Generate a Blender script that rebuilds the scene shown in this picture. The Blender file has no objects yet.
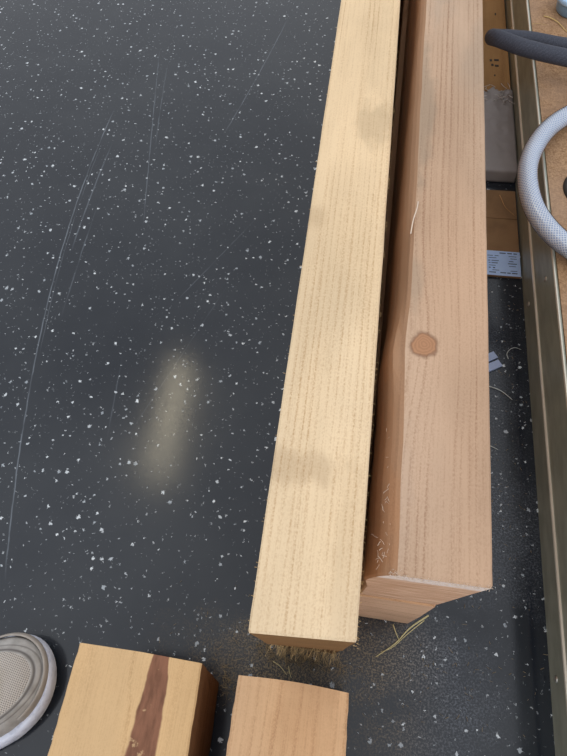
import bpy, bmesh, math, random
from mathutils import Vector, Matrix, noise
R = random.Random(7)
S = bpy.context.scene
COL = S.collection
PI = math.pi

# ------------------------------------------------------------------ object helpers
def tag(o, label=None, cat=None, group=None, kind=None):
    if label: o['label'] = label
    if cat: o['category'] = cat
    if group: o['group'] = group
    if kind: o['kind'] = kind
    return o

def empty(name, loc=(0, 0, 0), rz=0.0):
    o = bpy.data.objects.new(name, None)
    o.empty_display_size = .02
    o.location = loc
    o.rotation_euler = (0, 0, rz)
    COL.objects.link(o)
    return o

def link(name, bm, mats, parent=None, loc=None, rz=0.0, smooth=False, normals=True):
    if normals:
        bmesh.ops.recalc_face_normals(bm, faces=bm.faces[:])
    me = bpy.data.meshes.new(name)
    bm.to_mesh(me)
    bm.free()
    for m in (mats if isinstance(mats, (list, tuple)) else [mats]):
        me.materials.append(m)
    if smooth:
        for p in me.polygons:
            p.use_smooth = True
    o = bpy.data.objects.new(name, me)
    if loc: o.location = loc
    o.rotation_euler = (0, 0, rz)
    COL.objects.link(o)
    if parent: o.parent = parent
    return o

def box(bm, x0, x1, y0, y1, z0, z1, bevel=0.0, mat=0):
    g = bmesh.ops.create_cube(bm, size=1.0)
    vs = g['verts']
    for v in vs:
        v.co = Vector((x0 + (v.co.x + .5) * (x1 - x0), y0 + (v.co.y + .5) * (y1 - y0), z0 + (v.co.z + .5) * (z1 - z0)))
    fs = {f for v in vs for f in v.link_faces}
    for f in fs: f.material_index = mat
    if bevel:
        es = list({e for v in vs for e in v.link_edges})
        bmesh.ops.bevel(bm, geom=es, offset=bevel, segments=2, affect='EDGES', profile=.6)

def catmull(pts, n):
    P = [Vector(p) for p in pts]
    P = [2 * P[0] - P[1]] + P + [2 * P[-1] - P[-2]]
    out = []
    for i in range(1, len(P) - 2):
        for k in range(n):
            t = k / n
            a, b, c, d = P[i - 1], P[i], P[i + 1], P[i + 2]
            out.append(.5 * ((2 * b) + (c - a) * t + (2 * a - 5 * b + 4 * c - d) * t * t + (3 * b - a - 3 * c + d) * t ** 3))
    out.append(P[-2])
    return out

def tube(bm, path, rad, sides=12, uv=True, cap=True, flat=1.0):
    """sweep a circle along a path (parallel transport); rad may be a function of 0..1"""
    n = len(path)
    rf = rad if callable(rad) else (lambda t: rad)
    uvl = bm.loops.layers.uv.verify() if uv else None
    t0 = (path[1] - path[0]).normalized()
    ref = Vector((0, 0, 1)) if abs(t0.z) < .9 else Vector((1, 0, 0))
    nrm = (ref - t0 * ref.dot(t0)).normalized()
    rings = []; dist = [0.0]
    for i in range(n):
        if i: dist.append(dist[-1] + (path[i] - path[i - 1]).length)
        a = path[max(i - 1, 0)]; b = path[min(i + 1, n - 1)]
        t = (b - a).normalized()
        nrm = (nrm - t * nrm.dot(t)).normalized()
        bn = t.cross(nrm)
        r = rf(i / (n - 1))
        rings.append([bm.verts.new(path[i] + (nrm * math.cos(2 * PI * k / sides) * flat + bn * math.sin(2 * PI * k / sides)) * r) for k in range(sides)])
    for i in range(n - 1):
        for k in range(sides):
            k2 = (k + 1) % sides
            f = bm.faces.new((rings[i][k], rings[i][k2], rings[i + 1][k2], rings[i + 1][k]))
            f.smooth = True
            if uv:
                uvs = ((k / sides, dist[i]), ((k + 1) / sides, dist[i]), ((k + 1) / sides, dist[i + 1]), (k / sides, dist[i + 1]))
                for l, q in zip(f.loops, uvs): l[uvl].uv = q
    if cap:
        bm.faces.new(rings[0][::-1]); bm.faces.new(rings[-1])

def lathe(bm, prof, c=(0, 0, 0), seg=32):
    rings = []
    for r, z in prof:
        if r < 1e-6:
            rings.append([bm.verts.new((c[0], c[1], c[2] + z))])
        else:
            rings.append([bm.verts.new((c[0] + r * math.cos(2 * PI * k / seg), c[1] + r * math.sin(2 * PI * k / seg), c[2] + z)) for k in range(seg)])
    for a, b in zip(rings, rings[1:]):
        for k in range(seg):
            k2 = (k + 1) % seg
            if len(a) == 1 and len(b) == 1: continue
            if len(a) == 1: f = bm.faces.new((a[0], b[k], b[k2]))
            elif len(b) == 1: f = bm.faces.new((a[k], a[k2], b[0]))
            else: f = bm.faces.new((a[k], a[k2], b[k2], b[k]))
            f.smooth = True

# ------------------------------------------------------------------ node helpers
class NT:
    def __init__(self, name):
        self.m = bpy.data.materials.new(name)
        self.m.use_nodes = True
        self.t = self.m.node_tree
        self.b = self.t.nodes['Principled BSDF']
        self.out = self.t.nodes['Material Output']
    def n(self, typ, **kw):
        nd = self.t.nodes.new(typ)
        for k, v in kw.items(): setattr(nd, k, v)
        return nd
    def put(self, sock, v):
        if isinstance(v, bpy.types.NodeSocket): self.t.links.new(v, sock)
        elif v is not None: sock.default_value = v
    def math(self, op, a, b=None, c=None, clamp=False):
        nd = self.n('ShaderNodeMath', operation=op, use_clamp=clamp)
        self.put(nd.inputs[0], a)
        if b is not None: self.put(nd.inputs[1], b)
        if c is not None: self.put(nd.inputs[2], c)
        return nd.outputs[0]
    def vmath(self, op, a, b=None):
        nd = self.n('ShaderNodeVectorMath', operation=op)
        self.put(nd.inputs[0], a)
        if b is not None: self.put(nd.inputs[1], b)
        return nd.outputs[1] if op in ('LENGTH', 'DISTANCE', 'DOT_PRODUCT') else nd.outputs[0]
    def obj(self):
        return self.n('ShaderNodeTexCoord').outputs['Object']
    def uv(self):
        return self.n('ShaderNodeTexCoord').outputs['UV']
    def sep(self, v):
        nd = self.n('ShaderNodeSeparateXYZ'); self.put(nd.inputs[0], v); return nd.outputs
    def comb(self, x, y, z):
        nd = self.n('ShaderNodeCombineXYZ')
        for i, q in enumerate((x, y, z)): self.put(nd.inputs[i], q)
        return nd.outputs[0]
    def scale(self, v, s):
        return self.vmath('MULTIPLY', v, s)
    def noise(self, v, sc=1.0, detail=3, rough=.55, dist=0.0, col=False):
        nd = self.n('ShaderNodeTexNoise')
        self.put(nd.inputs['Vector'], v)
        nd.inputs['Scale'].default_value = sc; nd.inputs['Detail'].default_value = detail
        nd.inputs['Roughness'].default_value = rough; nd.inputs['Distortion'].default_value = dist
        return nd.outputs['Color'] if col else nd.outputs['Fac']
    def ramp(self, f, stops, interp='LINEAR'):
        nd = self.n('ShaderNodeValToRGB')
        self.put(nd.inputs[0], f)
        cr = nd.color_ramp; cr.interpolation = interp
        while len(cr.elements) < len(stops): cr.elements.new(.5)
        for e, (p, c) in zip(cr.elements, stops):
            e.position = p
            e.color = c if isinstance(c, (tuple, list)) and len(c) == 4 else ((*c, 1) if isinstance(c, (tuple, list)) else (c, c, c, 1))
        return nd.outputs[0]
    def mr(self, v, a, b, c=0.0, d=1.0, smooth=True):
        nd = self.n('ShaderNodeMapRange', interpolation_type='SMOOTHSTEP' if smooth else 'LINEAR')
        self.put(nd.inputs[0], v)
        for i, q in enumerate((a, b, c, d)): self.put(nd.inputs[i + 1], q)
        return nd.outputs[0]
    def mix(self, f, a, b, mode='MIX'):
        nd = self.n('ShaderNodeMix', data_type='RGBA', blend_type=mode)
        self.put(nd.inputs[0], f)
        for i, q in ((6, a), (7, b)):
            self.put(nd.inputs[i], (*q, 1) if isinstance(q, tuple) and len(q) == 3 else q)
        return nd.outputs[2]
    def bump(self, h, strength=.3, dist=.001):
        nd = self.n('ShaderNodeBump')
        nd.inputs['Strength'].default_value = strength; nd.inputs['Distance'].default_value = dist
        self.put(nd.inputs['Height'], h)
        self.put(self.b.inputs['Normal'], nd.outputs[0])
    def done(self, color=None, rough=None, metal=None, spec=None, **kw):
        if color is not None:
            self.put(self.b.inputs['Base Color'], (*color, 1) if isinstance(color, tuple) and len(color) == 3 else color)
        if rough is not None: self.put(self.b.inputs['Roughness'], rough)
        if metal is not None: self.put(self.b.inputs['Metallic'], metal)
        if spec is not None: self.put(self.b.inputs['Specular IOR Level'], spec)
        for k, v in kw.items(): self.put(self.b.inputs[k], v)
        return self.m

def srgb(r, g, b):
    f = lambda c: (c / 255 / 12.92) if c <= 10 else ((c / 255 + .055) / 1.055) ** 2.4
    return (f(r), f(g), f(b))

def plain(name, col, rough=.6, metal=0.0, spec=.5, var=.12, sc=30):
    t = NT(name)
    n = t.noise(t.obj(), sc, 4)
    c = t.mix(t.mr(n, .3, .7, 0, 1), tuple(q * (1 - var) for q in col), tuple(min(1, q * (1 + var)) for q in col))
    return t.done(c, rough, metal, spec)

def wood(name, light, dark, axis=(.03, -.05), freq=120, ringamt=.5, wob=.010, knot=None, stripe=None,
         saw=.35, blotch=(.86, 1.06), stain=None, seed=0.0, fuzz=.25, light2=None, marks=()):
    t = NT(name)
    p0 = t.obj()
    p = t.vmath('ADD', p0, (seed * .37, seed * 1.3, seed * .71))
    xyz = t.sep(p0)
    low = t.noise(t.scale(p, (7, 1.6, 7)), 1, 2)
    mid = t.noise(t.scale(p, (26, 5, 26)), 1, 2)
    dx = t.math('SUBTRACT', xyz[0], axis[0]); dz = t.math('SUBTRACT', xyz[2], axis[1])
    r = t.math('SQRT', t.math('ADD', t.math('MULTIPLY', dx, dx), t.math('MULTIPLY', dz, dz)))
    r = t.math('ADD', r, t.math('MULTIPLY', t.math('SUBTRACT', low, .5), wob * 3))
    r = t.math('ADD', r, t.math('MULTIPLY', t.math('SUBTRACT', mid, .5), wob * .5))
    kd = None
    if knot:
        kx, ky, kz, ks = knot
        d = t.vmath('SUBTRACT', p0, (kx, ky, kz))
        kd = t.vmath('LENGTH', t.scale(d, (1, .86, .5)))
        sx = t.sep(d)
        d2 = t.vmath('LENGTH', t.scale(d, (1, .42, .5)))
        push = t.math('EXPONENT', t.math('MULTIPLY', t.math('MULTIPLY', d2, d2), -1 / (2 * (ks * 1.9) ** 2)))
        r = t.math('ADD', r, t.math('MULTIPLY', push, ks * .8))
    rv = t.comb(t.math('MULTIPLY', r, 70), seed * 3.7, t.math('MULTIPLY', xyz[1], .8))
    sp = t.noise(rv, 1.0, 2)
    r = t.math('ADD', r, t.math('MULTIPLY', t.math('SUBTRACT', sp, .5), .55 / freq * 2.4))
    amp = t.mr(t.noise(t.comb(t.math('MULTIPLY', r, 55), seed * 1.9 + 5, t.math('MULTIPLY', xyz[1], 2.5)), 1.0, 2), .33, .66, .15, 1.25)
    ring = t.math('FRACT', t.math('MULTIPLY', r, freq))
    ringv = t.ramp(ring, [(0, .08), (.52, .20), (.80, .95), (.90, .35), (1.0, .08)])
    streak = t.noise(t.scale(p, (700, 14, 700)), 1, 3)
    sawn = t.noise(t.scale(p, (620, 480, 620)), 1, 3, .65)
    sawb = t.noise(t.scale(p, (6, 260, 6)), 1, 2)
    bl = t.noise(t.scale(p, (10, 4, 10)), 1, 4)
    f = t.math('MULTIPLY', ringv, t.math('MULTIPLY', t.math('MULTIPLY', t.math('MULTIPLY', amp, ringamt), t.mr(low, .3, .7, .7, 1.2)), t.mr(sawn, .36, .62, .45, 1.2)))
    f = t.math('ADD', f, t.math('MULTIPLY', t.math('SUBTRACT', streak, .5), .7))
    f = t.math('ADD', f, t.math('MULTIPLY', t.math('SUBTRACT', sawn, .5), t.math('MULTIPLY', 1.9, saw)), clamp=True)
    base = light
    if light2:
        base = t.mix(t.mr(t.noise(t.scale(p, (5, 1.3, 5)), 1, 2), .35, .65), light, light2)
    c = t.mix(f, base, dark)
    c = t.mix(t.mr(bl, .3, .7), t.mix(1.0, c, (blotch[0],) * 3, 'MULTIPLY'), t.mix(1.0, c, (blotch[1],) * 3, 'MULTIPLY'))
    if stripe:   # (x at y=0, slope, half width, width wobble, colour)
        sx0, slope, hw, colr = stripe
        w = t.noise(t.scale(p, (20, 22, 20)), 1, 3)
        dd = t.math('SUBTRACT', xyz[0], t.math('ADD', t.math('MULTIPLY', xyz[1], slope), sx0))
        hwv = t.math('MULTIPLY_ADD', xyz[1], -.070, hw)
        dd = t.math('ABSOLUTE', t.math('ADD', dd, t.math('MULTIPLY', t.math('SUBTRACT', w, .5), .010)))
        dd = t.math('DIVIDE', dd, hwv)
        msk = t.mr(dd, .86, 1.04, 1, 0)
        sc = t.mix(t.mr(t.noise(t.scale(p, (120, 30, 120)), 1, 4), .3, .7), tuple(q * .72 for q in colr), tuple(q * 1.25 for q in colr))
        chip = t.mr(t.noise(t.scale(p, (90, 110, 90)), 1, 4), .62, .70)
        sc = t.mix(t.math('MULTIPLY', chip, .55), sc, light)
        c = t.mix(msk, c, sc)
    if stain:    # soft grey handling marks: (x, y, rx, ry, strength)
        for (ax, ay, rx, ry, st, colr) in stain:
            q = t.scale(t.vmath('SUBTRACT', p0, (ax, ay, 0)), (1 / rx, 1 / ry, 0))
            nn = t.noise(t.scale(p, (60, 25, 60)), 1, 4)
            g = t.math('ADD', t.vmath('LENGTH', q), t.math('MULTIPLY', t.math('SUBTRACT', nn, .5), 1.6))
            c = t.mix(t.mr(g, .35, 1.1, st, 0), c, colr)
    if knot:
        kn = t.math('ADD', kd, t.math('MULTIPLY', t.math('SUBTRACT', t.noise(t.scale(p, (75, 75, 75)), 1, 3), .5), .0085))
        kr = t.math('SINE', t.math('MULTIPLY', kn, 2300))
        kc = t.mix(t.mr(kr, -1, 1), tuple(q * .86 for q in marks[0]), marks[0])
        c = t.mix(t.mr(kn, ks * .74, ks * 1.05, .75, 0), c, marks[1])
        c = t.mix(t.mr(kn, ks * .66, ks * .86, 1, 0), c, kc)
    rough_h = t.math('ADD', t.math('MULTIPLY', sawn, .7), t.math('ADD', t.math('MULTIPLY', streak, .4), t.math('MULTIPLY', sawb, .5)))
    t.bump(rough_h, fuzz, .0015)
    return t.done(c, .85, spec=.2)

# ------------------------------------------------------------------ camera
H = .85
fwd = Vector((-.098388, .448495, -.888354)); rt = Vector((.990322, .131934, -.043073)); up = Vector((-.097886, .883994, .457135))
cd = bpy.data.cameras.new('camera')
cam = bpy.data.objects.new('camera', cd)
COL.objects.link(cam)
M = Matrix((rt, up, -fwd)).transposed().to_4x4()
M.translation = (0, 0, H)
cam.matrix_world = M
cd.sensor_fit = 'VERTICAL'; cd.sensor_height = 36; cd.lens = 568.46 * 36 / 756
cd.clip_start = .02
S.camera = cam
S.view_settings.view_transform = 'Standard'
S.view_settings.look = 'None'
S.view_settings.gamma = 1
S.view_settings.exposure = 0.0

# ------------------------------------------------------------------ floor
def floor_material():
    t = NT('speckled_rubber')
    p = t.obj()
    x, y, z = t.sep(p)
    warp = t.vmath('SUBTRACT', t.noise(p, 330, 2, col=True), (.5, .5, .5))
    q = t.vmath('ADD', p, t.scale(warp, (.0085, .0085, 0)))
    def chips(scale, prob, smin, smax, off):
        v = t.n('ShaderNodeTexVoronoi', voronoi_dimensions='2D')
        t.put(v.inputs['Vector'], t.vmath('ADD', q, off))
        v.inputs['Scale'].default_value = scale
        rgb = t.n('ShaderNodeSeparateColor'); t.put(rgb.inputs[0], v.outputs['Color'])
        size = t.math('MULTIPLY_ADD', t.math('POWER', rgb.outputs[1], 2.2), smax - smin, smin)
        on = t.math('LESS_THAN', rgb.outputs[0], prob)
        d = v.outputs['Distance']
        return t.math('MULTIPLY', t.math('LESS_THAN', d, size), on), rgb.outputs[2]
    c1, b1 = chips(75, .19, .06, .22, (0, 0, 0))
    c2, b2 = chips(150, .09, .08, .22, (.31, .17, 0))
    c3, b3 = chips(420, .030, .14, .34, (.11, .57, 0))
    base = t.mix(t.noise(p, 900, 2), srgb(20, 25, 33), srgb(32, 38, 48))
    # worn, dusty film in large soft patches, painted in for uneven reflections
    cloud = t.noise(p, 3.2, 4, .6)
    base = t.mix(t.mr(cloud, .35, .72, 0, .35), base, srgb(62, 66, 70))
    # fine sawdust by sawn ends and right stack, also painting a reflection's edge
    fine = t.noise(p, 380, 3, .75)
    med = t.noise(p, 26, 4, .65)
    dust_sheen = None
    for (ax, ay, rx, ry, st) in ((-.03, .005, .17, .075, 1.0), (.12, .03, .15, .08, .85), (.235, .22, .13, .15, .62), (.14, -.06, .10, .05, .55), (.24, .45, .09, .35, .35), (.19, -.02, .09, .07, .6), (.02, .02, .26, .06, .6)):
        e = t.vmath('LENGTH', t.scale(t.vmath('SUBTRACT', p, (ax, ay, 0)), (1 / rx, 1 / ry, 0)))
        g = t.mr(t.math('ADD', e, t.math('MULTIPLY', t.math('SUBTRACT', med, .5), 1.3)), .1, 1.05, st, 0)
        dust_sheen = g if dust_sheen is None else t.math('MAXIMUM', dust_sheen, g)
    dcol = t.mix(t.mr(x, .05, .2), srgb(150, 130, 98), srgb(120, 125, 135))
    base = t.mix(t.math('MULTIPLY', dust_sheen, t.mr(fine, .45, .62, .04, .85)), base, dcol)
    # scratches: x = a y^2 + b y + c
    wobn = t.math('MULTIPLY', t.math('SUBTRACT', t.noise(p, 30, 2), .5), .003)
    brk = t.noise(t.scale(p, (60, 14, 1)), 1, 3)
    scr = None
    for (a, b, c, y0, y1, w, st) in ((.1624, -.2946, -.4366, .05, 1.08, .0017, .62), (.1624, -.2946, -.4306, .42, .98, .0012, .28), (.0096, -.1949, -.2774, .72, 1.3, .0016, .42),
                                     (.1125, -.1827, -.4696, .65, .97, .0022, .38), (-.0884, .4172, -.6325, 1.0, 1.45, .0018, .40),
                                     (.05, -.10, -.475, .50, .80, .0018, .30), (0, .55, -.62, .55, .80, .0014, .30), (.1, -.35, -.20, .95, 1.25, .0018, .3), (0, -.10, -.335, .28, .47, .0016, .25), (0, .35, -.435, .30, .62, .0013, .22)):
        px = t.math('ADD', t.math('MULTIPLY', t.math('MULTIPLY_ADD', y, a, b), y), c)
        d = t.math('ABSOLUTE', t.math('ADD', t.math('SUBTRACT', x, px), wobn))
        m = t.mr(d, w * .2, w, st, 0)
        m = t.math('MULTIPLY', m, t.math('MULTIPLY', t.mr(y, y0, y0 + .06), t.mr(y, y1 - .1, y1, 1, 0)))
        m = t.math('MULTIPLY', m, t.mr(brk, .38, .58, .25, 1))
        scr = m if scr is None else t.math('MAXIMUM', scr, m)
    base = t.mix(scr, base, srgb(122, 130, 140))
    w1 = t.mix(b1, srgb(150, 158, 166), srgb(222, 228, 232))
    base = t.mix(c1, base, w1)
    base = t.mix(c2, base, t.mix(b2, srgb(120, 126, 132), srgb(200, 205, 210)))
    base = t.mix(t.math('MULTIPLY', c3, .75), base, srgb(140, 146, 150))
    rough = t.math('ADD', t.mr(cloud, .3, .7, .10, .16), t.math('MULTIPLY', dust_sheen, .3))
    t.bump(t.math('ADD', t.noise(p, 700, 2), t.math('MULTIPLY', t.noise(p, 160, 2), .8)), .045, .001)
    return t.done(base, rough, spec=.5)

bm = bmesh.new()
box(bm, -2.2, 2.2, -1.6, 3.4, -.02, 0)
tag(link('floor', bm, floor_material()), kind='structure')

# ------------------------------------------------------------------ timbers
LIGHT_L = srgb(243, 219, 184); DARK_L = srgb(184, 142, 96)
LIGHT_R = srgb(206, 176, 150); DARK_R = srgb(150, 110, 82)
m_left = wood('sawn_pine', LIGHT_L, DARK_L, axis=(-.28, .02), freq=185, ringamt=.44, wob=.0035, saw=.45, seed=1, light2=srgb(240, 211, 171),
              stain=[(.060, .545, .030, .050, .32, srgb(150, 128, 98)), (.02, .13, .05, .02, .28, srgb(150, 120, 88)), (.008, .40, .015, .02, .25, srgb(160, 130, 95)), (.07, .05, .02, .1, .15, srgb(170, 140, 104))])
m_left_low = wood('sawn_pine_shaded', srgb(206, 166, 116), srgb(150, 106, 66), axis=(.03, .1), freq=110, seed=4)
m_right = wood('sawn_fir', LIGHT_R, DARK_R, axis=(.40, .05), freq=165, ringamt=.55, wob=.0035, saw=.42, seed=2, light2=srgb(202, 167, 138),
               knot=(.0175, .205, .196, .0135), marks=(srgb(186, 138, 104), srgb(116, 78, 56)),
               stain=[(.005, .52, .016, .16, .42, srgb(138, 128, 112)), (.075, .62, .03, .10, .35, srgb(168, 150, 132)), (.02, .80, .03, .12, .35, srgb(170, 156, 140)),
                      (.006, .28, .010, .05, .4, srgb(150, 134, 116)), (.004, .07, .012, .09, .30, srgb(190, 166, 146))])
m_wane = wood('waney_edge', srgb(178, 134, 100), srgb(130, 92, 66), axis=(.2, .3), freq=60, ringamt=.25, saw=.15, seed=3, fuzz=.12,
              stain=[(0, .5, .02, .6, .25, srgb(160, 140, 120))])
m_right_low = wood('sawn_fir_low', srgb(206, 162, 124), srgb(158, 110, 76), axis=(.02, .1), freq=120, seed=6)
m_end_r = wood('fir_end_grain', srgb(230, 190, 158), srgb(176, 128, 96), axis=(.05, -.35), freq=70, ringamt=.6, saw=.2, seed=8, wob=.004)
m_end_l_shaded = wood('pine_end_grain_shaded', srgb(142, 106, 68), srgb(84, 56, 34), axis=(.05, -.3), freq=75, ringamt=.6, saw=.3, seed=9, wob=.004)  # darkened in the colour, for the shade of a person standing in front
m_fuzz = plain('saw_fuzz', srgb(226, 192, 140), .9, spec=.1)
m_fuzz_pale = plain('pale_saw_fuzz', srgb(232, 214, 196), .9, spec=.1)

def burr_mat():
    t = NT('fir_end_with_torn_burr')
    p = t.obj(); z = t.sep(p)[2]
    n = t.noise(t.scale(p, (300, 300, 200)), 1, 4); n2 = t.noise(t.scale(p, (40, 40, 90)), 1, 4)
    grain = t.noise(t.scale(p, (25, 25, 330)), 1, 4)
    c = t.mix(t.mr(grain, .3, .7), srgb(190, 142, 108), srgb(240, 206, 178))
    edge_ = t.mr(t.math('ADD', z, t.math('MULTIPLY', t.math('SUBTRACT', n2, .5), .012)), .1690, .1760, 0, 1)
    c = t.mix(t.math('MULTIPLY', edge_, t.mr(n, .25, .6, .55, 1)), c, srgb(246, 232, 224))
    t.bump(t.math('ADD', n, grain), .4, .002)
    return t.done(c, .9, spec=.15)
m_burr = burr_mat()

def timber(name, prof, length, mats, loc, rz=0.0, endoff=None, wob=None, segs=60, mat_of=None, endmat=1, jitter=.0005, parent=None):
    """prof: list of (x, z) around the section; endoff(x, z) shifts the near end; wob(i, y) moves profile point i"""
    bm = bmesh.new()
    n = len(prof)
    cx_ = sum(p[0] for p in prof) / n; cz_ = sum(p[1] for p in prof) / n
    ys = [0, .002] + [.002 + (length - .004) * ((k + 1) / segs) ** 1.3 for k in range(segs)] + [length]
    rings = []
    for j, y in enumerate(ys):
        ring = []
        for i, (x, z) in enumerate(prof):
            dx = dz = 0
            if wob: dx, dz = wob(i, y)
            inset = .0016 if j in (0, len(ys) - 1) else 0
            v = Vector((x - cx_, z - cz_))
            L = v.length
            v = v * ((L - inset) / L)
            off = (endoff(x, z) if endoff else 0) * max(0, 1 - y / .25)
            jx = noise.noise(Vector((x * 40, y * 90, z * 40 + 3.1))) * jitter
            jz = noise.noise(Vector((x * 40 + 9, y * 70, z * 40))) * jitter
            ring.append(bm.verts.new((cx_ + v.x + dx + jx, y + off, cz_ + v.y + dz + jz)))
        rings.append(ring)
    for j in range(len(rings) - 1):
        for i in range(n):
            k = (i + 1) % n
            f = bm.faces.new((rings[j][i], rings[j][k], rings[j + 1][k], rings[j + 1][i]))
            f.material_index = mat_of(i) if mat_of else 0
    f = bm.faces.new(rings[0]); f.material_index = endmat
    f = bm.faces.new(rings[-1][::-1]); f.material_index = endmat
    return link(name, bm, mats, parent, loc, rz)

def rect_prof(w, h, c=.0016, nx=6, nz=4):
    pts = []
    for k in range(nx + 1): pts.append((c + (w - 2 * c) * k / nx, 0))
    for k in range(nz + 1): pts.append((w, c + (h - 2 * c) * k / nz))
    for k in range(nx + 1): pts.append((w - c - (w - 2 * c) * k / nx, h))
    for k in range(nz + 1): pts.append((0, h - c - (h - 2 * c) * k / nz))
    return pts

def fibre(bm, p, d, L, r, curl=.3):
    d = Vector(d).normalized()
    s = Vector((R.uniform(-1, 1), R.uniform(-1, 1), R.uniform(-.6, .6)))
    pts = [Vector(p) + d * L * t + s * L * curl * t * t for t in (0, .33, .66, 1)]
    tube(bm, pts, r, sides=3, uv=False, cap=False)

def add_fuzz(name, parent, mat, spec, count):
    """spec() -> (point, direction, length) in the parent's space: torn wood fibres left by the saw"""
    bm = bmesh.new()
    for _ in range(count):
        p, d, L = spec()
        fibre(bm, p, d, L, R.uniform(.0001, .00022))
    return tag(link(name, bm, mat, parent, normals=False), kind='stuff')

LEN = 2.4
HL = .2
# left stack: lower, then upper
w = .079
t_ll = empty('timber', (-.0475, .0235, 0))
tag(t_ll, 'lower timber of the left stack, dark fibrous end just showing under the pale timber', 'timber', 'long timbers stacked two high')
timber('beam', rect_prof(w - .001, .199), LEN, [m_left_low, m_end_l_shaded], (0, 0, 0), parent=t_ll, jitter=.001)
add_fuzz('frayed_fibres', t_ll, m_fuzz, lambda: ((R.uniform(0, w), R.uniform(-.001, .001), R.choice([R.uniform(0, .19), R.uniform(.0, .06)])), (R.uniform(-.9, .5), -1, R.uniform(-.8, .2)), R.uniform(.004, .016)), 260)

t_lu = empty('timber', (-.0484, .0183, .2))
tag(t_lu, 'long pale yellow timber, topmost of the left stack, flat sawn face with faint grey smudges', 'timber', 'long timbers stacked two high')
timber('beam', rect_prof(w, .1984), LEN, [m_left, m_end_l_shaded], (0, 0, 0), parent=t_lu, endoff=lambda x, z: x * .048)
add_fuzz('frayed_fibres', t_lu, m_fuzz, lambda: ((w + .0003 if R.random() < .75 else -.0003, R.uniform(.0, .8) ** 1.4, R.uniform(.188, .1985)), (R.choice([1, 1, -1]), R.uniform(-.6, .6), R.uniform(-.3, .5)), R.uniform(.0008, .0022)), 330)

# right stack, turned slightly
RZ = -.0147
t_rl = empty('timber', (.0350, .0782, 0), RZ)
tag(t_rl, 'lower timber of the right stack, sawn end peeping out beneath the knotty timber', 'timber', 'long timbers stacked two high')
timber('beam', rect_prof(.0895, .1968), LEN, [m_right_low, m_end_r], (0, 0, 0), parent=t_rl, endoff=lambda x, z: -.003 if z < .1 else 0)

t_ru = empty('timber', (.0525, .0722, .1976), RZ)
tag(t_ru, 'long pinkish timber with a round knot and rounded bark edge, topmost of the right stack', 'timber', 'long timbers stacked two high')
zt = .1984
prof = [(-.0085, .002), (.004, 0), (.03, 0), (.072, 0), (.0725, .002), (.0738, .07), (.0750, .14), (.0757, zt - .0016), (.0741, zt)]
prof += [(.0741 - .0741 * k / 7 + .003 * k / 7, zt + (.0008 if 0 < k < 7 else 0)) for k in range(1, 8)]
nw0 = len(prof)
prof += [(-.0005, zt - .0025), (-.0050, zt - .009), (-.0095, zt - .020), (-.0132, zt - .034), (-.0160, zt - .050), (-.0166, zt - .060), (-.0095, .09)]
def wane_wob(i, y):
    if i < nw0 - 2 or i > nw0 + 5: return 0, 0
    k = {nw0 - 2: .35, nw0 - 1: 1.0, nw0: 1.0, nw0 + 1: .9, nw0 + 2: .75, nw0 + 3: .7, nw0 + 4: .65, nw0 + 5: .6}[i]
    n1 = noise.noise(Vector((y * 4.0, 1.7, 0))) * .0030 + noise.noise(Vector((y * 17, 5.2, 0))) * .0012
    bulge = -.0050 * math.exp(-((y - .195) / .030) ** 2) + .0035 * math.exp(-((y - .30) / .06) ** 2)
    far = .0125 * min(1, max(0, (y - .08) / .6)) * {nw0 - 2: 0, nw0 - 1: 0, nw0: .05, nw0 + 1: .15, nw0 + 2: .38, nw0 + 3: .62, nw0 + 4: .85, nw0 + 5: 1}[i]
    return (n1 + bulge * (1 if i > nw0 else .35)) * k + far, bulge * -.9 * (1 if i > nw0 else .0)
timber('beam', prof, LEN, [m_right, m_burr, m_wane], (0, 0, 0), parent=t_ru, wob=wane_wob, segs=110,
       endoff=lambda x, z: (zt - z) * .036 + x * .008, mat_of=lambda i: 2 if nw0 - 1 <= i <= nw0 + 5 else 0, jitter=.0004)
add_fuzz('frayed_fibres', t_ru, m_fuzz_pale, lambda: ((R.uniform(.0, .0745), R.uniform(-.0007, .004), zt - R.uniform(-.0005, .006)), (R.uniform(-.8, .8), R.uniform(-1, .2), R.uniform(-.2, .5)), R.uniform(.0006, .0018)), 700)
add_fuzz('loose_splinters', t_ru, m_fuzz_pale, lambda: ((R.uniform(-.012, .002), abs(R.gauss(.03, .03)), zt - R.uniform(.0, .012)), (R.uniform(-.5, .5), R.uniform(-1, 1), R.uniform(0, .8)), R.uniform(.002, .006)), 40)
bm = bmesh.new()
tube(bm, catmull([(-.0004, .335, zt + .0006), (.0012, .352, zt + .0032), (.0040, .366, zt + .004), (.0052, .378, zt + .0022)], 5), .0006, sides=5, uv=False)
link('raised_splinter', bm, m_fuzz_pale, t_ru)

# two short offcuts at the bottom
m_blkL = wood('cut_pine_block', srgb(226, 190, 144), srgb(166, 122, 78), axis=(-.12, -.16), freq=62, ringamt=.34, wob=.012, saw=.25, seed=11,
              stripe=(.0945, .0, .0100, srgb(132, 92, 72)), fuzz=.2, light2=srgb(220, 180, 130))
m_blk_end_shaded = wood('pine_block_end_shaded', srgb(122, 84, 54), srgb(84, 54, 34), axis=(.07, -.05), freq=80, ringamt=.7, saw=.2, seed=12, wob=.004)  # dark brown paints the gap's shade onto the left block's right side
m_blkR = wood('cut_fir_block', srgb(228, 190, 152), srgb(178, 126, 86), axis=(-.2, .0), freq=110, ringamt=.45, wob=.008, saw=.25, seed=13, light2=srgb(230, 186, 142),
              stain=[(.075, -.02, .04, .10, .2, srgb(160, 110, 70))])

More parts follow.
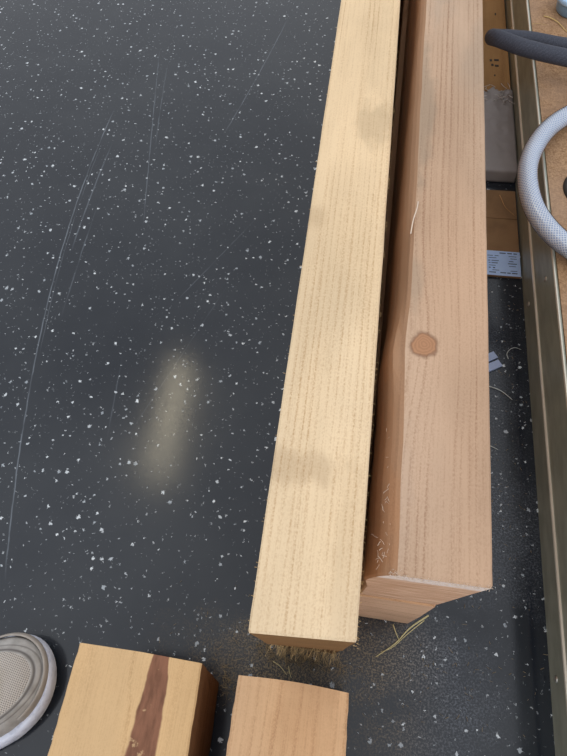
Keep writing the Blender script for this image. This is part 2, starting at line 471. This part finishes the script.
def block(label, x0, x1, y1, length, h, mats, dy, side=False, taper=0.0):
    root = empty('timber_offcut', (x0, y1 - length, 0))
    tag(root, label, 'timber', 'short timber offcuts')
    bm = bmesh.new()
    n = 34
    w_ = x1 - x0
    pr = rect_prof(w_, h, .0018, 8, 6)
    rings = []
    for j in range(n + 1):
        y = length * j / n
        ring = []
        for (x, z) in pr:
            off = dy(x, z) * max(0, 1 - (length - y) / .15)
            jx = noise.noise(Vector((z * 30 + x * 9, y * 160, 2.2 + x0 * 50))) * .0011
            jz = noise.noise(Vector((x * 30, y * 60, 7.7 + x0 * 50))) * .0006
            ring.append(bm.verts.new((x + jx + taper * (length - y) * (x / w_ - .5), y + off, z + (jz if z > .01 else 0))))
        rings.append(ring)
    m_ = len(pr)
    for j in range(n):
        for i in range(m_):
            k = (i + 1) % m_
            f = bm.faces.new((rings[j][i], rings[j][k], rings[j + 1][k], rings[j + 1][i]))
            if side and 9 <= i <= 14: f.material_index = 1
    f = bm.faces.new(rings[0]); f.material_index = 1
    f = bm.faces.new(rings[-1][::-1]); f.material_index = 1
    # the material reads local coordinates measured from the near cut, so shift the mesh inside its parent
    for v in bm.verts: v.co.y -= length
    link('block', bm, mats, root, (0, length, 0))
    return root
LB = block('short thick block with a reddish brown stripe in its top, beside the grey shoe', -.2593, -.1190, -.0055, .30, .16, [m_blkL, m_blk_end_shaded],
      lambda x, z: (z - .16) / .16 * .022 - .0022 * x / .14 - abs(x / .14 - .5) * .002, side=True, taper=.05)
RB = block('short plain pinkish block in front of the pale left stack', -.0782, .0430, -.0130, .28, .15, [m_blkR, m_blk_end_shaded],
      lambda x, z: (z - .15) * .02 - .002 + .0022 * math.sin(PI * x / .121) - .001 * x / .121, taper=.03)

# ------------------------------------------------------------------ plywood platform with an aluminium edge
def alu():
    t = NT('brushed_aluminium')
    p = t.obj()
    br = t.noise(t.scale(p, (900, 4, 900)), 1, 3)
    wear = t.noise(t.scale(p, (60, 18, 60)), 1, 4)
    c = t.mix(t.mr(wear, .3, .7), srgb(146, 150, 136), srgb(166, 170, 156))
    t.bump(br, .05, .0005)
    return t.done(c, t.mr(br, .2, .8, .38, .52), .30)
m_alu = alu()
m_alu_bright = plain('polished_lip', srgb(222, 218, 204), .35, .5, var=.05)
m_screw = plain('screw_steel', srgb(214, 214, 208), .28, .9, var=.1, sc=200)
m_slot = plain('screw_recess', srgb(40, 40, 40), .6)
def board_mat():
    t = NT('worn_board')
    p = t.obj()
    g = t.noise(p, 330, 3, .7)
    fl = t.n('ShaderNodeTexVoronoi'); t.put(fl.inputs['Vector'], t.scale(p, (1, 1, .2))); fl.inputs['Scale'].default_value = 150
    big = t.noise(p, 9, 4, .6)
    c = t.mix(t.mr(g, .3, .7), srgb(140, 104, 72), srgb(196, 158, 120))
    c = t.mix(.25, c, t.mix(t.sep(fl.outputs['Color'])[0], srgb(110, 80, 54), srgb(200, 165, 128)))
    c = t.mix(t.mr(big, .35, .68, 0, .5), c, srgb(178, 148, 126))
    t.bump(g, .3, .001)
    return t.done(c, .75, spec=.3)
m_board = board_mat()
PX = .3085
plat = empty('plywood_platform', (PX, 0, 0))
tag(plat, 'low board platform with screwed aluminium edging along the right side of the floor', 'platform')
Y0, Y1 = -.75, 2.6
bm = bmesh.new()
box(bm, .0062, .85, Y0, Y1, .0, .1325)
link('board', bm, m_board, plat)
prof = [(.0, .0), (.0, .052), (-.0012, .0535), (-.0034, .0550), (-.0040, .0570), (-.0034, .0590), (-.0012, .0605), (-.0004, .062), (.0006, .128), (-.0006, .1295),
        (-.0010, .132), (-.0002, .1345), (.0016, .1352), (.0040, .1340), (.0040, .0)]
bm = bmesh.new()
ra = [bm.verts.new((x, Y0 - .001, z)) for x, z in prof]; rb = [bm.verts.new((x, Y1 + .001, z)) for x, z in prof]
for i in range(len(prof)):
    k = (i + 1) % len(prof)
    f = bm.faces.new((ra[i], ra[k], rb[k], rb[i]))
    f.material_index = 1 if prof[i][1] >= .0535 and prof[k][1] <= .0605 and prof[i][0] < .004 and prof[k][0] < .004 or prof[i][1] >= .1319 and prof[k][1] >= .1344 and prof[k][0] < .003 else 0
bm.faces.new(ra[::-1]); bm.faces.new(rb)
edge = link('aluminium_edging', bm, [m_alu, m_alu_bright], plat)
edge['label'] = 'ribbed aluminium edging with a bright lip'
for (sy, sz) in ((.600, .1003), (.606, .0223), (.0313, .0214), (1.3476, .0434)):
    bm = bmesh.new()
    pr = [(0, .0010), (.0012, .0010), (.0018, .0018), (.0030, .0015), (.0044, .0004), (.0047, -.0004), (0, -.0004)]
    lathe(bm, pr, seg=18)
    bmesh.ops.rotate(bm, verts=bm.verts[:], cent=(0, 0, 0), matrix=Matrix.Rotation(-PI / 2, 3, 'Y'))
    sc_ = link('screw', bm, m_screw, edge, (-.0002 if sz < .06 else .0002, sy, sz))
# dark cable grommet set into the board
gx, gy = .388, .765
bm = bmesh.new()
lathe(bm, [(.034, .1326), (.036, .1352), (.041, .1372), (.047, .1366), (.0505, .1346), (.051, .1322)], (gx - PX, gy, 0), 40)
gr = link('cable_grommet', bm, plain('black_rubber', srgb(38, 30, 24), .55), plat)
bm = bmesh.new()
lathe(bm, [(0, .1329), (.0345, .1329)], (gx - PX, gy, 0), 40)
link('grommet_insert', bm, plain('dark_insert', srgb(26, 20, 16), .8), gr)

# ------------------------------------------------------------------ things between the right stack and the platform
m_card = plain('brown_cardboard', srgb(128, 100, 72), .85, spec=.2, var=.14, sc=24)
m_card2 = plain('cardboard_flap', srgb(138, 108, 78), .85, spec=.2, var=.14, sc=24)
m_tape = plain('seam_shadow', srgb(96, 68, 42), .8)
ctn = empty('flattened_carton', (.233, .780, 0))
tag(ctn, 'flattened brown cardboard carton with a printed pale label, between the right stack and the platform', 'carton')
bm = bmesh.new(); box(bm, -.073, .0725, -.104, .105, 0, .0030, .0006); link('lower_panel', bm, m_card, ctn)
for (a, b) in ((-.1045, .0315), (.0325, .1055)):
    bm = bmesh.new(); box(bm, -.0738, .0722, a, b, .0031, .0058, .0008); link('panel', bm, m_card2, ctn)
def label_mat():
    t = NT('label_paper')
    n = t.noise(t.obj(), 60, 3)
    return t.done(t.mix(n, srgb(166, 194, 240), srgb(190, 214, 248)), .55)
bm = bmesh.new(); box(bm, -.060, .0722, -.1043, -.0480, .0058, .0061)
lab = link('shipping_label', bm, label_mat(), ctn)
lab['label'] = 'pale blue white printed label'
bm = bmesh.new()
def dash(x0, x1, y, h): box(bm, x0, x1, y - h / 2, y + h / 2, .0060, .0064)
for z, h, segs in ((.0525, .0022, ((.036, .047), (.050, .058), (.061, .067))), (.0455, .0011, ((.014, .024), (.027, .034), (.052, .066))), (.0400, .0011, ((.016, .030), (.055, .066))),
                   (.0335, .0014, ((.015, .019), (.021, .034), (.052, .060))), (.0280, .0016, ((.016, .019), (.021, .032), (.050, .066))), (.0220, .0011, ((.016, .028), (.052, .064))),
                   (.0165, .0024, ((.016, .019), (.023, .027))), (.0110, .0011, ((.022, .034), (.054, .066))), (.0058, .0020, ((.016, .028), (.036, .046), (.048, .054), (.056, .066)))):
    for a, b in segs: dash(a, b, -.1035 + z * .965, h)
link('printed_lines', bm, plain('label_ink', srgb(66, 78, 108), .7), lab)

# brown plank behind the carton, its near part under grey film
m_plank = wood('weathered_plank', srgb(166, 128, 84), srgb(112, 80, 50), axis=(.03, -.2), freq=60, ringamt=.35, seed=21, saw=.3, blotch=(.75, 1.08))
pk = empty('weathered_plank', (.162, .925, 0))
tag(pk, 'brown weathered plank lying behind the carton, partly wrapped in grey film', 'plank')
timber('board', rect_prof(.1435, .022), 1.2, [m_plank, m_end_l_shaded], (0, 0, 0), parent=pk)
m_ink = plain('black_ink', srgb(40, 30, 24), .7)
for (x0, x1, y, h) in ((.101, .106, .336, .007), (.111, .121, .338, .006), (.104, .109, .320, .007), (.112, .120, .318, .006), (.109, .112, .285, .005), (.118, .121, .510, .008)):
    bm = bmesh.new(); box(bm, x0, x1, y, y + h, .0219, .0226)
    link('ink_mark', bm, m_ink, pk)
def film_mat():
    t = NT('grey_film')
    p = t.obj()
    n = t.noise(p, 14, 3)
    c = t.mix(n, srgb(126, 119, 117), srgb(150, 143, 141))
    t.bump(t.noise(p, 40, 3), .15, .004)
    return t.done(c, .42, spec=.5)
m_film = film_mat()
# film: draped over the top and down the near end, with a torn crumpled far edge
film = bmesh.new()
NX, NY = 40, 60
grid = []
for j in range(NY + 1):
    row = []
    s = j / NY
    for i in range(NX + 1):
        u = i / NX
        x = -.0015 + .1455 * u
        torn = .232 + .010 * noise.noise(Vector((u * 9, 0, 4))) + .006 * noise.noise(Vector((u * 31, 2, 4))) - .03 * max(0, .62 - u)
        a = s * (.026 + torn)          # arc length from the floor up, then away
        wr = .0022 * noise.noise(Vector((u * 6, s * 9, 1))) + .0012 * noise.noise(Vector((u * 15, s * 22, 3)))
        if a < .020:
            y, z = -.006 - .006 * (1 - a / .020) + wr * .5, .001 + a
        elif a < .032:
            k = (a - .020) / .012
            y, z = -.006 + .010 * (1 - math.cos(k * PI / 2)), .021 + .0030 * math.sin(k * PI / 2)
        else:
            y, z = .004 + (a - .032), .0240 + abs(wr) * .9
        crum = max(0, (s - .90) / .10)
        z += crum * (.004 + .006 * abs(noise.noise(Vector((u * 24, s * 20, 8)))))
        row.append(film.verts.new((x, y, z)))
    grid.append(row)
for j in range(NY):
    for i in range(NX):
        f = film.faces.new((grid[j][i], grid[j][i + 1], grid[j + 1][i + 1], grid[j + 1][i])); f.smooth = True
fo = link('grey_film', film, m_film, pk)
sol = fo.modifiers.new('thickness', 'SOLIDIFY'); sol.thickness = .0006; sol.offset = 1
bm = bmesh.new()
for _ in range(26):
    u = R.uniform(.50, .98)
    x = -.0015 + .1455 * u
    fibre(bm, (x, R.uniform(.195, .240), .028 + R.uniform(0, .004)), (R.uniform(-1, 1), R.uniform(-1, .6), R.uniform(0, .3)), R.uniform(.006, .018), R.uniform(.0005, .0011), .5)
tag(link('torn_film_edge', bm, plain('clear_film_scraps', srgb(206, 200, 196), .3), fo, normals=False), kind='stuff')

# ------------------------------------------------------------------ hoses and tub on the platform
def braid_black():
    t = NT('black_braided_sleeve')
    x, y, z = t.sep(t.uv())
    a = t.math('SINE', t.math('MULTIPLY', t.math('ADD', t.math('MULTIPLY', x, 22), t.math('MULTIPLY', y, 420)), 2 * PI))
    b = t.math('SINE', t.math('MULTIPLY', t.math('SUBTRACT', t.math('MULTIPLY', x, 22), t.math('MULTIPLY', y, 420)), 2 * PI))
    k = t.mr(t.math('MULTIPLY', a, b), -.6, .8)
    n = t.noise(t.obj(), 500, 2)
    c = t.mix(t.math('MULTIPLY', k, n), srgb(36, 40, 52), srgb(128, 134, 152))
    t.bump(k, .4, .0006)
    return t.done(c, .62, spec=.4)
hz = empty('black_hose', (.31, 1.07, .16))
tag(hz, 'black braided hose folded back in a tight loop over the platform edge', 'hose')
pts = [(.95, 1.25, .1490), (.62, 1.175, .1490), (.45, 1.128, .1470), (.369, 1.1223, .1495), (.3034, 1.1360, .1505), (.262, 1.1390, .1512), (.2400, 1.1360, .1530), (.2285, 1.1260, .1590), (.2250, 1.1150, .1660),
       (.2300, 1.1020, .1725), (.2415, 1.0890, .1765), (.2803, 1.0655, .1780), (.3511, 1.0437, .1770), (.45, 1.034, .168), (.62, 1.055, .1475), (.95, 1.11, .1490)]
path = [p - Vector((.31, 1.07, .16)) for p in catmull(pts, 9)]
bm = bmesh.new(); tube(bm, path, .0142, 20)
link('sleeve', bm, braid_black(), hz)
for e, d in ((path[0], path[1]), (path[-1], path[-2])):
    bm = bmesh.new()
    t_ = (e - d).normalized()
    tube(bm, [e - t_ * .02, e - t_ * .0, e + t_ * .012], .0152, 20)
    link('end_ferrule', bm, m_alu, hz)

def braid_clear():
    t = NT('white_hose_braid')
    x, y, z = t.sep(t.uv())
    a = t.math('SINE', t.math('MULTIPLY', t.math('ADD', t.math('MULTIPLY', x, 18), t.math('MULTIPLY', y, 190)), 2 * PI))
    b = t.math('SINE', t.math('MULTIPLY', t.math('SUBTRACT', t.math('MULTIPLY', x, 18), t.math('MULTIPLY', y, 190)), 2 * PI))
    k = t.math('MAXIMUM', t.mr(a, .2, .75), t.mr(b, .2, .75))
    c = t.mix(k, srgb(172, 190, 222), srgb(246, 250, 255))
    t.bump(k, .5, .001)
    return t.done(c, .35, spec=.6)
def sheath_mat():
    t = NT('clear_pvc')
    tr = t.n('ShaderNodeBsdfTransparent'); tr.inputs[0].default_value = (.97, .98, 1, 1)
    gl = t.n('ShaderNodeBsdfGlossy'); gl.inputs['Roughness'].default_value = .16
    fr = t.n('ShaderNodeFresnel'); fr.inputs[0].default_value = 1.22
    mx = t.n('ShaderNodeMixShader')
    t.t.links.new(t.math('ADD', fr.outputs[0], .08), mx.inputs[0]); t.t.links.new(tr.outputs[0], mx.inputs[1]); t.t.links.new(gl.outputs[0], mx.inputs[2])
    t.t.links.new(mx.outputs[0], t.out.inputs[0])
    return t.m
ch = empty('clear_hose', (.31, .78, .15))
tag(ch, 'clear braided plastic hose bending in a wide curve over the platform edge', 'hose')
pts = [(.95, .985, .1520), (.62, .985, .1510), (.46, .972, .1505), (.395, .948, .1525), (.347, .917, .154), (.306, .867, .158), (.2785, .806, .161), (.2690, .752, .163), (.2735, .700, .162), (.2905, .659, .159), (.3215, .6235, .155), (.372, .590, .1520), (.46, .556, .1520), (.62, .52, .1520), (.95, .49, .1530)]
path = [p - Vector((.31, .78, .15)) for p in catmull(pts, 10)]
bm = bmesh.new(); tube(bm, path, .0150, 24); link('braid', bm, braid_clear(), ch)
bm = bmesh.new(); tube(bm, path, .0160, 24, cap=False); link('clear_sheath', bm, sheath_mat(), ch)
for e, d in ((path[0], path[1]), (path[-1], path[-2])):
    bm = bmesh.new(); t_ = (e - d).normalized()
    tube(bm, [e - t_ * .025, e, e + t_ * .012], .0182, 20); link('end_ferrule', bm, m_alu, ch)

tb = empty('plastic_tub', (.398, 1.268, .1327))
tag(tb, 'light blue round plastic tub in the top right corner of the platform', 'tub')
m_blue = plain('light_blue_plastic', srgb(136, 176, 214), .35, var=.06)
bm = bmesh.new(); lathe(bm, [(0, 0), (.030, 0), (.033, .003), (.036, .020), (.0365, .024), (0, .024)], seg=40); link('tub_body', bm, m_blue, tb)
bm = bmesh.new(); lathe(bm, [(.0365, .0240), (.0405, .0242), (.0412, .027), (.0408, .032), (.038, .0335), (.034, .0322), (.031, .0315), (0, .0315)], seg=40); link('lid', bm, plain('blue_lid', srgb(172, 204, 236), .3, var=.05), tb)

# ------------------------------------------------------------------ small things lying about
m_straw = plain('wood_strand', srgb(214, 200, 150), .7, spec=.3)
m_pale = plain('pale_strand', srgb(190, 194, 190), .6, spec=.3)
def strand(pts, r, mat, label, taper=True, flat=.45):
    c = Vector(pts[0]); o = c.copy()
    path = [p - o for p in catmull(pts, 8)]
    bm = bmesh.new(); tube(bm, path, (lambda t: r * (1 - .55 * t)) if taper else r, 6, uv=False, flat=flat)
    ob = link('wood_shaving', bm, mat, None, o)
    return tag(ob, label, 'shaving', 'loose wood shavings')
strand([(.152, .088, .0012), (.1276, .0689, .0014), (.1085, .0472, .002), (.0838, .0275, .0012)], .0013, m_straw, 'long straw coloured shaving on the floor at the end of the right stack')
strand([(.1045, .0700, .0022), (.1082, .0610, .0040), (.1128, .0528, .0012)], .0009, m_straw, 'tiny splinter crossing the long straw coloured shaving at the end of the right stack')
strand([(.1465, .081, .0010), (.124, .0605, .001), (.1052, .0420, .001), (.0900, .0345, .001)], .0007, m_straw, 'thin hairlike strand lying alongside the long straw coloured shaving')
strand([(.232, .452, .0012), (.2452, .450, .0014), (.2625, .4435, .0022), (.2794, .4302, .0012)], .0013, m_pale, 'slightly curved pale strand on the floor below the blue plastic clip')
strand([(.2765, .5062, .0010), (.2745, .5150, .0020), (.2800, .5240, .0028), (.2890, .5285, .0020), (.2987, .5262, .0012)], .0008, m_pale, 'hook shaped pale curl on the floor right of the blue plastic clip')
strand([(.239, .3472, .0010), (.2451, .3451, .0010), (.2541, .3412, .0010)], .0010, m_pale, 'short pale sliver poking out beside the right stack, lower than the curved strand')
strand([(.2745, .872, .0066), (.2775, .860, .0076), (.2840, .840, .0076), (.3000, .8215, .0066)], .0009, plain('amber_strand', srgb(196, 150, 96), .7), 'amber shaving curving across the flattened cardboard carton')
strand([(.3400, 1.244, .1338), (.3530, 1.236, .1350), (.3660, 1.222, .1350), (.3745, 1.205, .1345), (.3840, 1.190, .1338)], .0015, plain('yellow_strand', srgb(214, 184, 118), .7), 'yellow shaving on the platform beside the light blue tub')
strand([(.3140, 1.212, .1362), (.3300, 1.2165, .1345), (.3450, 1.214, .1338)], .0007, plain('yellow_strand_thin', srgb(204, 172, 112), .7), 'thin yellow strand on the platform near the aluminium lip')
strand([(-.0515, .0042, .0010), (-.0414, -.0005, .0016), (-.0310, -.0095, .0010)], .0008, m_straw, 'straight little splinter on the floor at the foot of the left stack')
strand([(-.0305, .0015, .0010), (-.0280, -.0060, .0012), (-.0250, -.0120, .0010)], .0007, m_straw, 'smaller splinter between the left stack and the plain pinkish block')

clip = empty('plastic_clip', (.238, .490, 0), .55)
tag(clip, 'light blue grey plastic clip on the floor, poking out from behind the right stack', 'clip')
m_clip = plain('blue_grey_plastic', srgb(160, 174, 206), .45, var=.05)
for (a, b, e) in ((.002, .0155, .026), (-.0145, -.001, .024)):
    bm = bmesh.new(); box(bm, -.010, e, a, b, .0, .0042, .0007); link('tab', bm, m_clip, clip)
bm = bmesh.new(); box(bm, -.022, -.010, -.0145, .0155, 0, .0052, .0008); link('clip_bridge', bm, m_clip, clip)

# sawdust crumbs on the floor (uncountable)
bm = bmesh.new()
def crumb(x, y, L, z=.0006):
    if -.053 < x < .142 and y > .015 or x > .303: return
    if x < -.113 and y < -.025 or -.085 < x < .048 and y < -.014: return
    a = R.uniform(0, PI * 2)
    fibre(bm, (x, y, z), (math.cos(a), math.sin(a), R.uniform(-.02, .15)), L, R.uniform(.00014, .00030), .35)
for _ in range(300): crumb(R.gauss(-.012, .030), R.gauss(.012, .005), R.uniform(.003, .011), R.uniform(.0006, .006))
for _ in range(150): crumb(R.gauss(-.055, .012), R.gauss(.020, .012), R.uniform(.003, .010), R.uniform(.0006, .008))
for _ in range(260): crumb(R.gauss(.05, .11), R.gauss(.02, .035), R.uniform(.002, .006))
for _ in range(130): crumb(R.gauss(-.108, .008), R.gauss(-.024, .012), R.uniform(.002, .006), R.uniform(.0006, .004))
for _ in range(260): crumb(R.uniform(.13, .30), R.uniform(.1, .65), R.uniform(.0015, .005))
tag(link('sawdust', bm, plain('grey_tan_sawdust', srgb(172, 152, 120), .9, spec=.1), normals=False), 'fine sawdust and fibres scattered at the feet of the timber stacks', 'sawdust', kind='stuff')

# ------------------------------------------------------------------ sneaker
def sneaker():
    root = empty('sneaker', (-.345, -.029, 0), math.atan2(.62, .785))     # local +x points to the toe, origin near the toe tip
    tag(root, 'pale grey mesh sneaker with a white sole at the lower left edge', 'shoe')
    L = .305
    def half(s, side):        # outline half width at s (0 toe .. 1 heel)
        a = max(0.0, 1 - ((.27 - s) / .27) ** 2.5) ** .5 if s < .27 else 1
        b = max(0.0, 1 - ((s - .80) / .20) ** 2.4) ** .5 if s > .80 else 1
        body = .0600 - .012 * max(0, min(1, (s - .25) / .35)) + .004 * max(0, (s - .65) / .35)
        waist = .005 * math.exp(-((s - .55) / .13) ** 2) * (1 if side > 0 else .4)
        return (body - waist) * min(a, b)
    ss = [0] + [.27 * (1 - math.cos(PI / 2 * k / 14)) for k in range(1, 15)] + [.27 + .53 * k / 16 for k in range(1, 17)] + [.80 + .20 * math.sin(PI / 2 * k / 10) for k in range(1, 11)]
    def mid(s): return -.006 * math.sin(PI * min(1, s * 1.1))
    pts = [(0 - ss[i] * L, mid(ss[i]) + half(ss[i], 1)) for i in range(len(ss))] + [(-ss[i] * L, mid(ss[i]) - half(ss[i], -1)) for i in range(len(ss) - 2, 0, -1)]
    cxm, cym = -L * .5, 0
    def ring(bm, off, zf, sx=0.0, sy=0.0):
        out = []
        n = len(pts)
        for i, (x, y) in enumerate(pts):
            a = Vector(pts[i - 1]); b = Vector(pts[(i + 1) % n])
            t = (b - a); t = t.normalized() if t.length > 1e-9 else Vector((0, 1))
            nrm = Vector((t.y, -t.x))
            if nrm.dot(Vector((x - cxm, y - cym))) < 0: nrm = -nrm
            q = Vector((x, y)) + nrm * off
            out.append(bm.verts.new((q.x + sx, q.y + sy, zf(-q.x / L, q.y))))
        return out
    def skin(bm, rings, cap0=True, cap1=True):
        n = len(pts)
        for a, b in zip(rings, rings[1:]):
            for i in range(n):
                k = (i + 1) % n
                f = bm.faces.new((a[i], a[k], b[k], b[i])); f.smooth = True
        if cap0: bm.faces.new(rings[0][::-1])
        if cap1: bm.faces.new(rings[-1])
    spring = lambda s: .006 * max(0, 1 - s / .22) ** 2
    bm = bmesh.new()
    th = lambda s: .026 + .006 * max(0, min(1, (s - .4) / .5))
    skin(bm, [ring(bm, -.006, lambda s, y: spring(s)), ring(bm, -.001, lambda s, y: spring(s) + .003), ring(bm, .0022, lambda s, y: spring(s) + .010), ring(bm, .0010, lambda s, y: spring(s) + .014),
              ring(bm, .0016, lambda s, y: spring(s) + .018), ring(bm, -.0016, lambda s, y: spring(s) + th(s) - .001), ring(bm, -.004, lambda s, y: spring(s) + th(s) + .001)])
    t = NT('white_foam_sole'); p = t.obj()
    c = t.mix(t.mr(t.noise(t.scale(p, (60, 60, 120)), 1, 4), .45, .7, 0, .6), srgb(232, 238, 255), srgb(176, 182, 202))
    t.bump(t.noise(p, 130, 3), .25, .001)
    sole = link('sole', bm, t.done(c, .55), root)
    # upper: grey shell rising from the sole to the collar, dome over the toes
    def dome(s):
        if s < .34: return .043 + .022 * math.sin(PI / 2 * min(1, s / .34)) ** .85
        return .065 + .038 * min(1, (s - .34) / .28)
    def up_z(frac):
        return lambda s, y: spring(max(0, s)) * (1 - frac) + .024 + (dome(max(0, min(1, s))) - .024) * frac
    bm = bmesh.new()
    prof = [(-.005, .0), (-.0045, .2), (-.0065, .42), (-.0105, .62), (-.0165, .78), (-.0245, .90), (-.0335, .97)]
    rings = [ring(bm, o, up_z(f), 0.0, .0035) for o, f in prof]
    # keep narrow toe/heel columns from crossing the centre line
    for rg in rings:
        for v in rg:
            v.co.x = max(-L + .012, min(-.004, v.co.x))
    skin(bm, rings, cap0=False, cap1=False)
    # close the toe cap, leave the foot opening
    top = rings[-1]; n = len(pts); N = len(ss)
    for i in range(0, N - 1):
        s = ss[i + 1]
        j0 = (n - i) % n; j1 = (n - i - 1) % n
        if s < .36:
            try:
                f = bm.faces.new([v for v in dict.fromkeys((top[i], top[i + 1], top[j1], top[j0]))]); f.smooth = True; f.material_index = 0
            except ValueError: pass
    def upper_mat():
        t = NT('grey_knit_upper'); p = t.obj()
        x, y, z = t.sep(p)
        # perforated toe box inside a smooth overlay band (measured in plan around the toe)
        ex = t.math('DIVIDE', t.math('ADD', x, .074), .056); ey = t.math('DIVIDE', t.math('ADD', y, .001), .0385)
        rad = t.math('SQRT', t.math('ADD', t.math('MULTIPLY', ex, ex), t.math('MULTIPLY', ey, ey)))
        inside = t.mr(rad, .97, 1.0, 1, 0)
        gx_ = t.math('SINE', t.math('MULTIPLY', x, 2 * PI / .0030)); gy_ = t.math('SINE', t.math('MULTIPLY', y, 2 * PI / .0036))
        hole = t.mr(t.math('MULTIPLY', gx_, gy_), .1, .7)
        line = t.math('ADD', t.mr(t.math('ABSOLUTE', t.math('SUBTRACT', rad, 1.05)), .0, .05, 1, 0), t.mr(t.math('ABSOLUTE', t.math('SUBTRACT', rad, 1.18)), .0, .03, .6, 0), clamp=True)
        wn = t.noise(p, 45, 4)
        shell = t.mix(t.mr(wn, .35, .7), srgb(160, 156, 152), srgb(190, 187, 184))
        mesh = t.mix(hole, srgb(196, 188, 180), srgb(120, 114, 110))
        dirt = t.mr(t.math('ADD', rad, t.math('MULTIPLY', t.math('SUBTRACT', wn, .5), .9)), .1, .75, .45, 0)
        mesh = t.mix(dirt, mesh, srgb(150, 136, 112))
        c = t.mix(inside, shell, mesh)
        c = t.mix(line, c, srgb(112, 108, 106))
        h = t.math('SUBTRACT', t.math('MULTIPLY', t.math('SUBTRACT', 1, inside), 1.6), t.math('ADD', t.math('MULTIPLY', hole, inside), line))
        t.bump(h, .5, .0012)
        return t.done(c, .7, spec=.3)
    um = upper_mat()
    upo = link('upper', bm, um, root)
    sd = upo.modifiers.new('thickness', 'SOLIDIFY'); sd.thickness = .002; sd.offset = -1
    # toe bumper overlay
    bm = bmesh.new()
    rr_ = []
    for o, f in ((-.0050, .02), (-.0036, .12), (-.0037, .26), (-.0052, .42), (-.0068, .50)):
        rg = ring(bm, o, up_z(f), .0020, .0052); rr_.append(rg)
    keep = [i for i in range(n) if -pts[i][0] / L < .20]
    keepset = set(keep)
    for a, b in zip(rr_, rr_[1:]):
        for i in range(n):
            k = (i + 1) % n
            if i in keepset and k in keepset:
                f = bm.faces.new((a[i], a[k], b[k], b[i])); f.smooth = True
    bmesh.ops.delete(bm, geom=[v for v in bm.verts if not v.link_faces], context='VERTS')
    tg = link('toe_guard', bm, plain('grey_toe_guard', srgb(172, 164, 156), .5, var=.1, sc=60), root)
    sd = tg.modifiers.new('thickness', 'SOLIDIFY'); sd.thickness = .0012; sd.offset = 1
    # tongue, laces, insole
    bm = bmesh.new()
    ys = [(-.090, .0595), (-.115, .069), (-.140, .082), (-.165, .096), (-.182, .110)]
    prev = None
    for x, z in ys:
        row = [bm.verts.new((x, -.004 + .020 * k / 4, z + .004 * (1 - (k / 4) ** 2))) for k in range(-4, 5)]
        if prev:
            for k in range(8):
                f = bm.faces.new((prev[k], prev[k + 1], row[k + 1], row[k])); f.smooth = True
        prev = row
    tn = link('tongue', bm, plain('grey_tongue', srgb(150, 147, 144), .85), root)
    sd = tn.modifiers.new('thickness', 'SOLIDIFY'); sd.thickness = .005
    for k in range(5):
        x = -.104 - .015 * k; z = .070 + .0078 * k
        bm = bmesh.new()
        tube(bm, catmull([(x, -.029, z - .006), (x, -.016, z + .003), (x, -.004, z + .0055), (x, .008, z + .003), (x, .021, z - .006)], 5), .0030, 8, uv=False, flat=.5)
        link('lace', bm, plain('white_lace', srgb(214, 214, 214), .85), root)
    bm = bmesh.new()
    rg = ring(bm, -.012, lambda s, y: spring(s) + .030); bm.faces.new(rg)
    link('insole', bm, plain('dark_insole', srgb(70, 70, 74), .9), root)
    return root
sh = sneaker()

# ------------------------------------------------------------------ light
W = bpy.data.worlds.new('world'); S.world = W
W.use_nodes = True
nt = W.node_tree
for n_ in list(nt.nodes): nt.nodes.remove(n_)
def wn(typ, **kw):
    nd = nt.nodes.new(typ)
    for k, v in kw.items(): setattr(nd, k, v)
    return nd
def wl(a, b): nt.links.new(a, b)
tc = wn('ShaderNodeTexCoord')
nz = wn('ShaderNodeTexNoise'); nz.inputs['Scale'].default_value = 1.6; nz.inputs['Detail'].default_value = 2
wl(tc.outputs['Generated'], nz.inputs['Vector'])
# brightness grows towards the open side (back left), falls to the right
dot = wn('ShaderNodeVectorMath', operation='DOT_PRODUCT'); wl(tc.outputs['Generated'], dot.inputs[0])
dot.inputs[1].default_value = (-.15, -.22, .85)
mrn = wn('ShaderNodeMapRange'); wl(dot.outputs['Value'], mrn.inputs[0])
for i, v in enumerate((-.40, .75, .40, 1.15)): mrn.inputs[i + 1].default_value = v
mr2 = wn('ShaderNodeMapRange'); wl(nz.outputs['Fac'], mr2.inputs[0])
for i, v in enumerate((.3, .7, .75, 1.25)): mr2.inputs[i + 1].default_value = v
mu = wn('ShaderNodeMath', operation='MULTIPLY'); wl(mrn.outputs[0], mu.inputs[0]); wl(mr2.outputs[0], mu.inputs[1])
bg = wn('ShaderNodeBackground'); bg.inputs[0].default_value = (.97, 1.0, 1.05, 1)
wl(mu.outputs[0], bg.inputs[1])
wo = wn('ShaderNodeOutputWorld'); wl(bg.outputs[0], wo.inputs[0])

def area(name, loc, target, sx, sy, power, col):
    l = bpy.data.lights.new(name, 'AREA'); l.shape = 'RECTANGLE'; l.size = sx; l.size_y = sy; l.energy = power; l.color = col
    o = bpy.data.objects.new(name, l); COL.objects.link(o); o.location = loc
    d = (Vector(target) - Vector(loc)).normalized()
    o.rotation_euler = d.to_track_quat('-Z', 'Y').to_euler()
    return o
# ceiling strip lamp (its blurred reflection is the bright streak on the rubber)
st = area('ceiling_strip_lamp', (-1.095, 1.36, 2.6), (-1.095, 1.36, 0), .085, .85, 3.3, (1, .88, .62))
st.rotation_euler = (0, 0, 0)
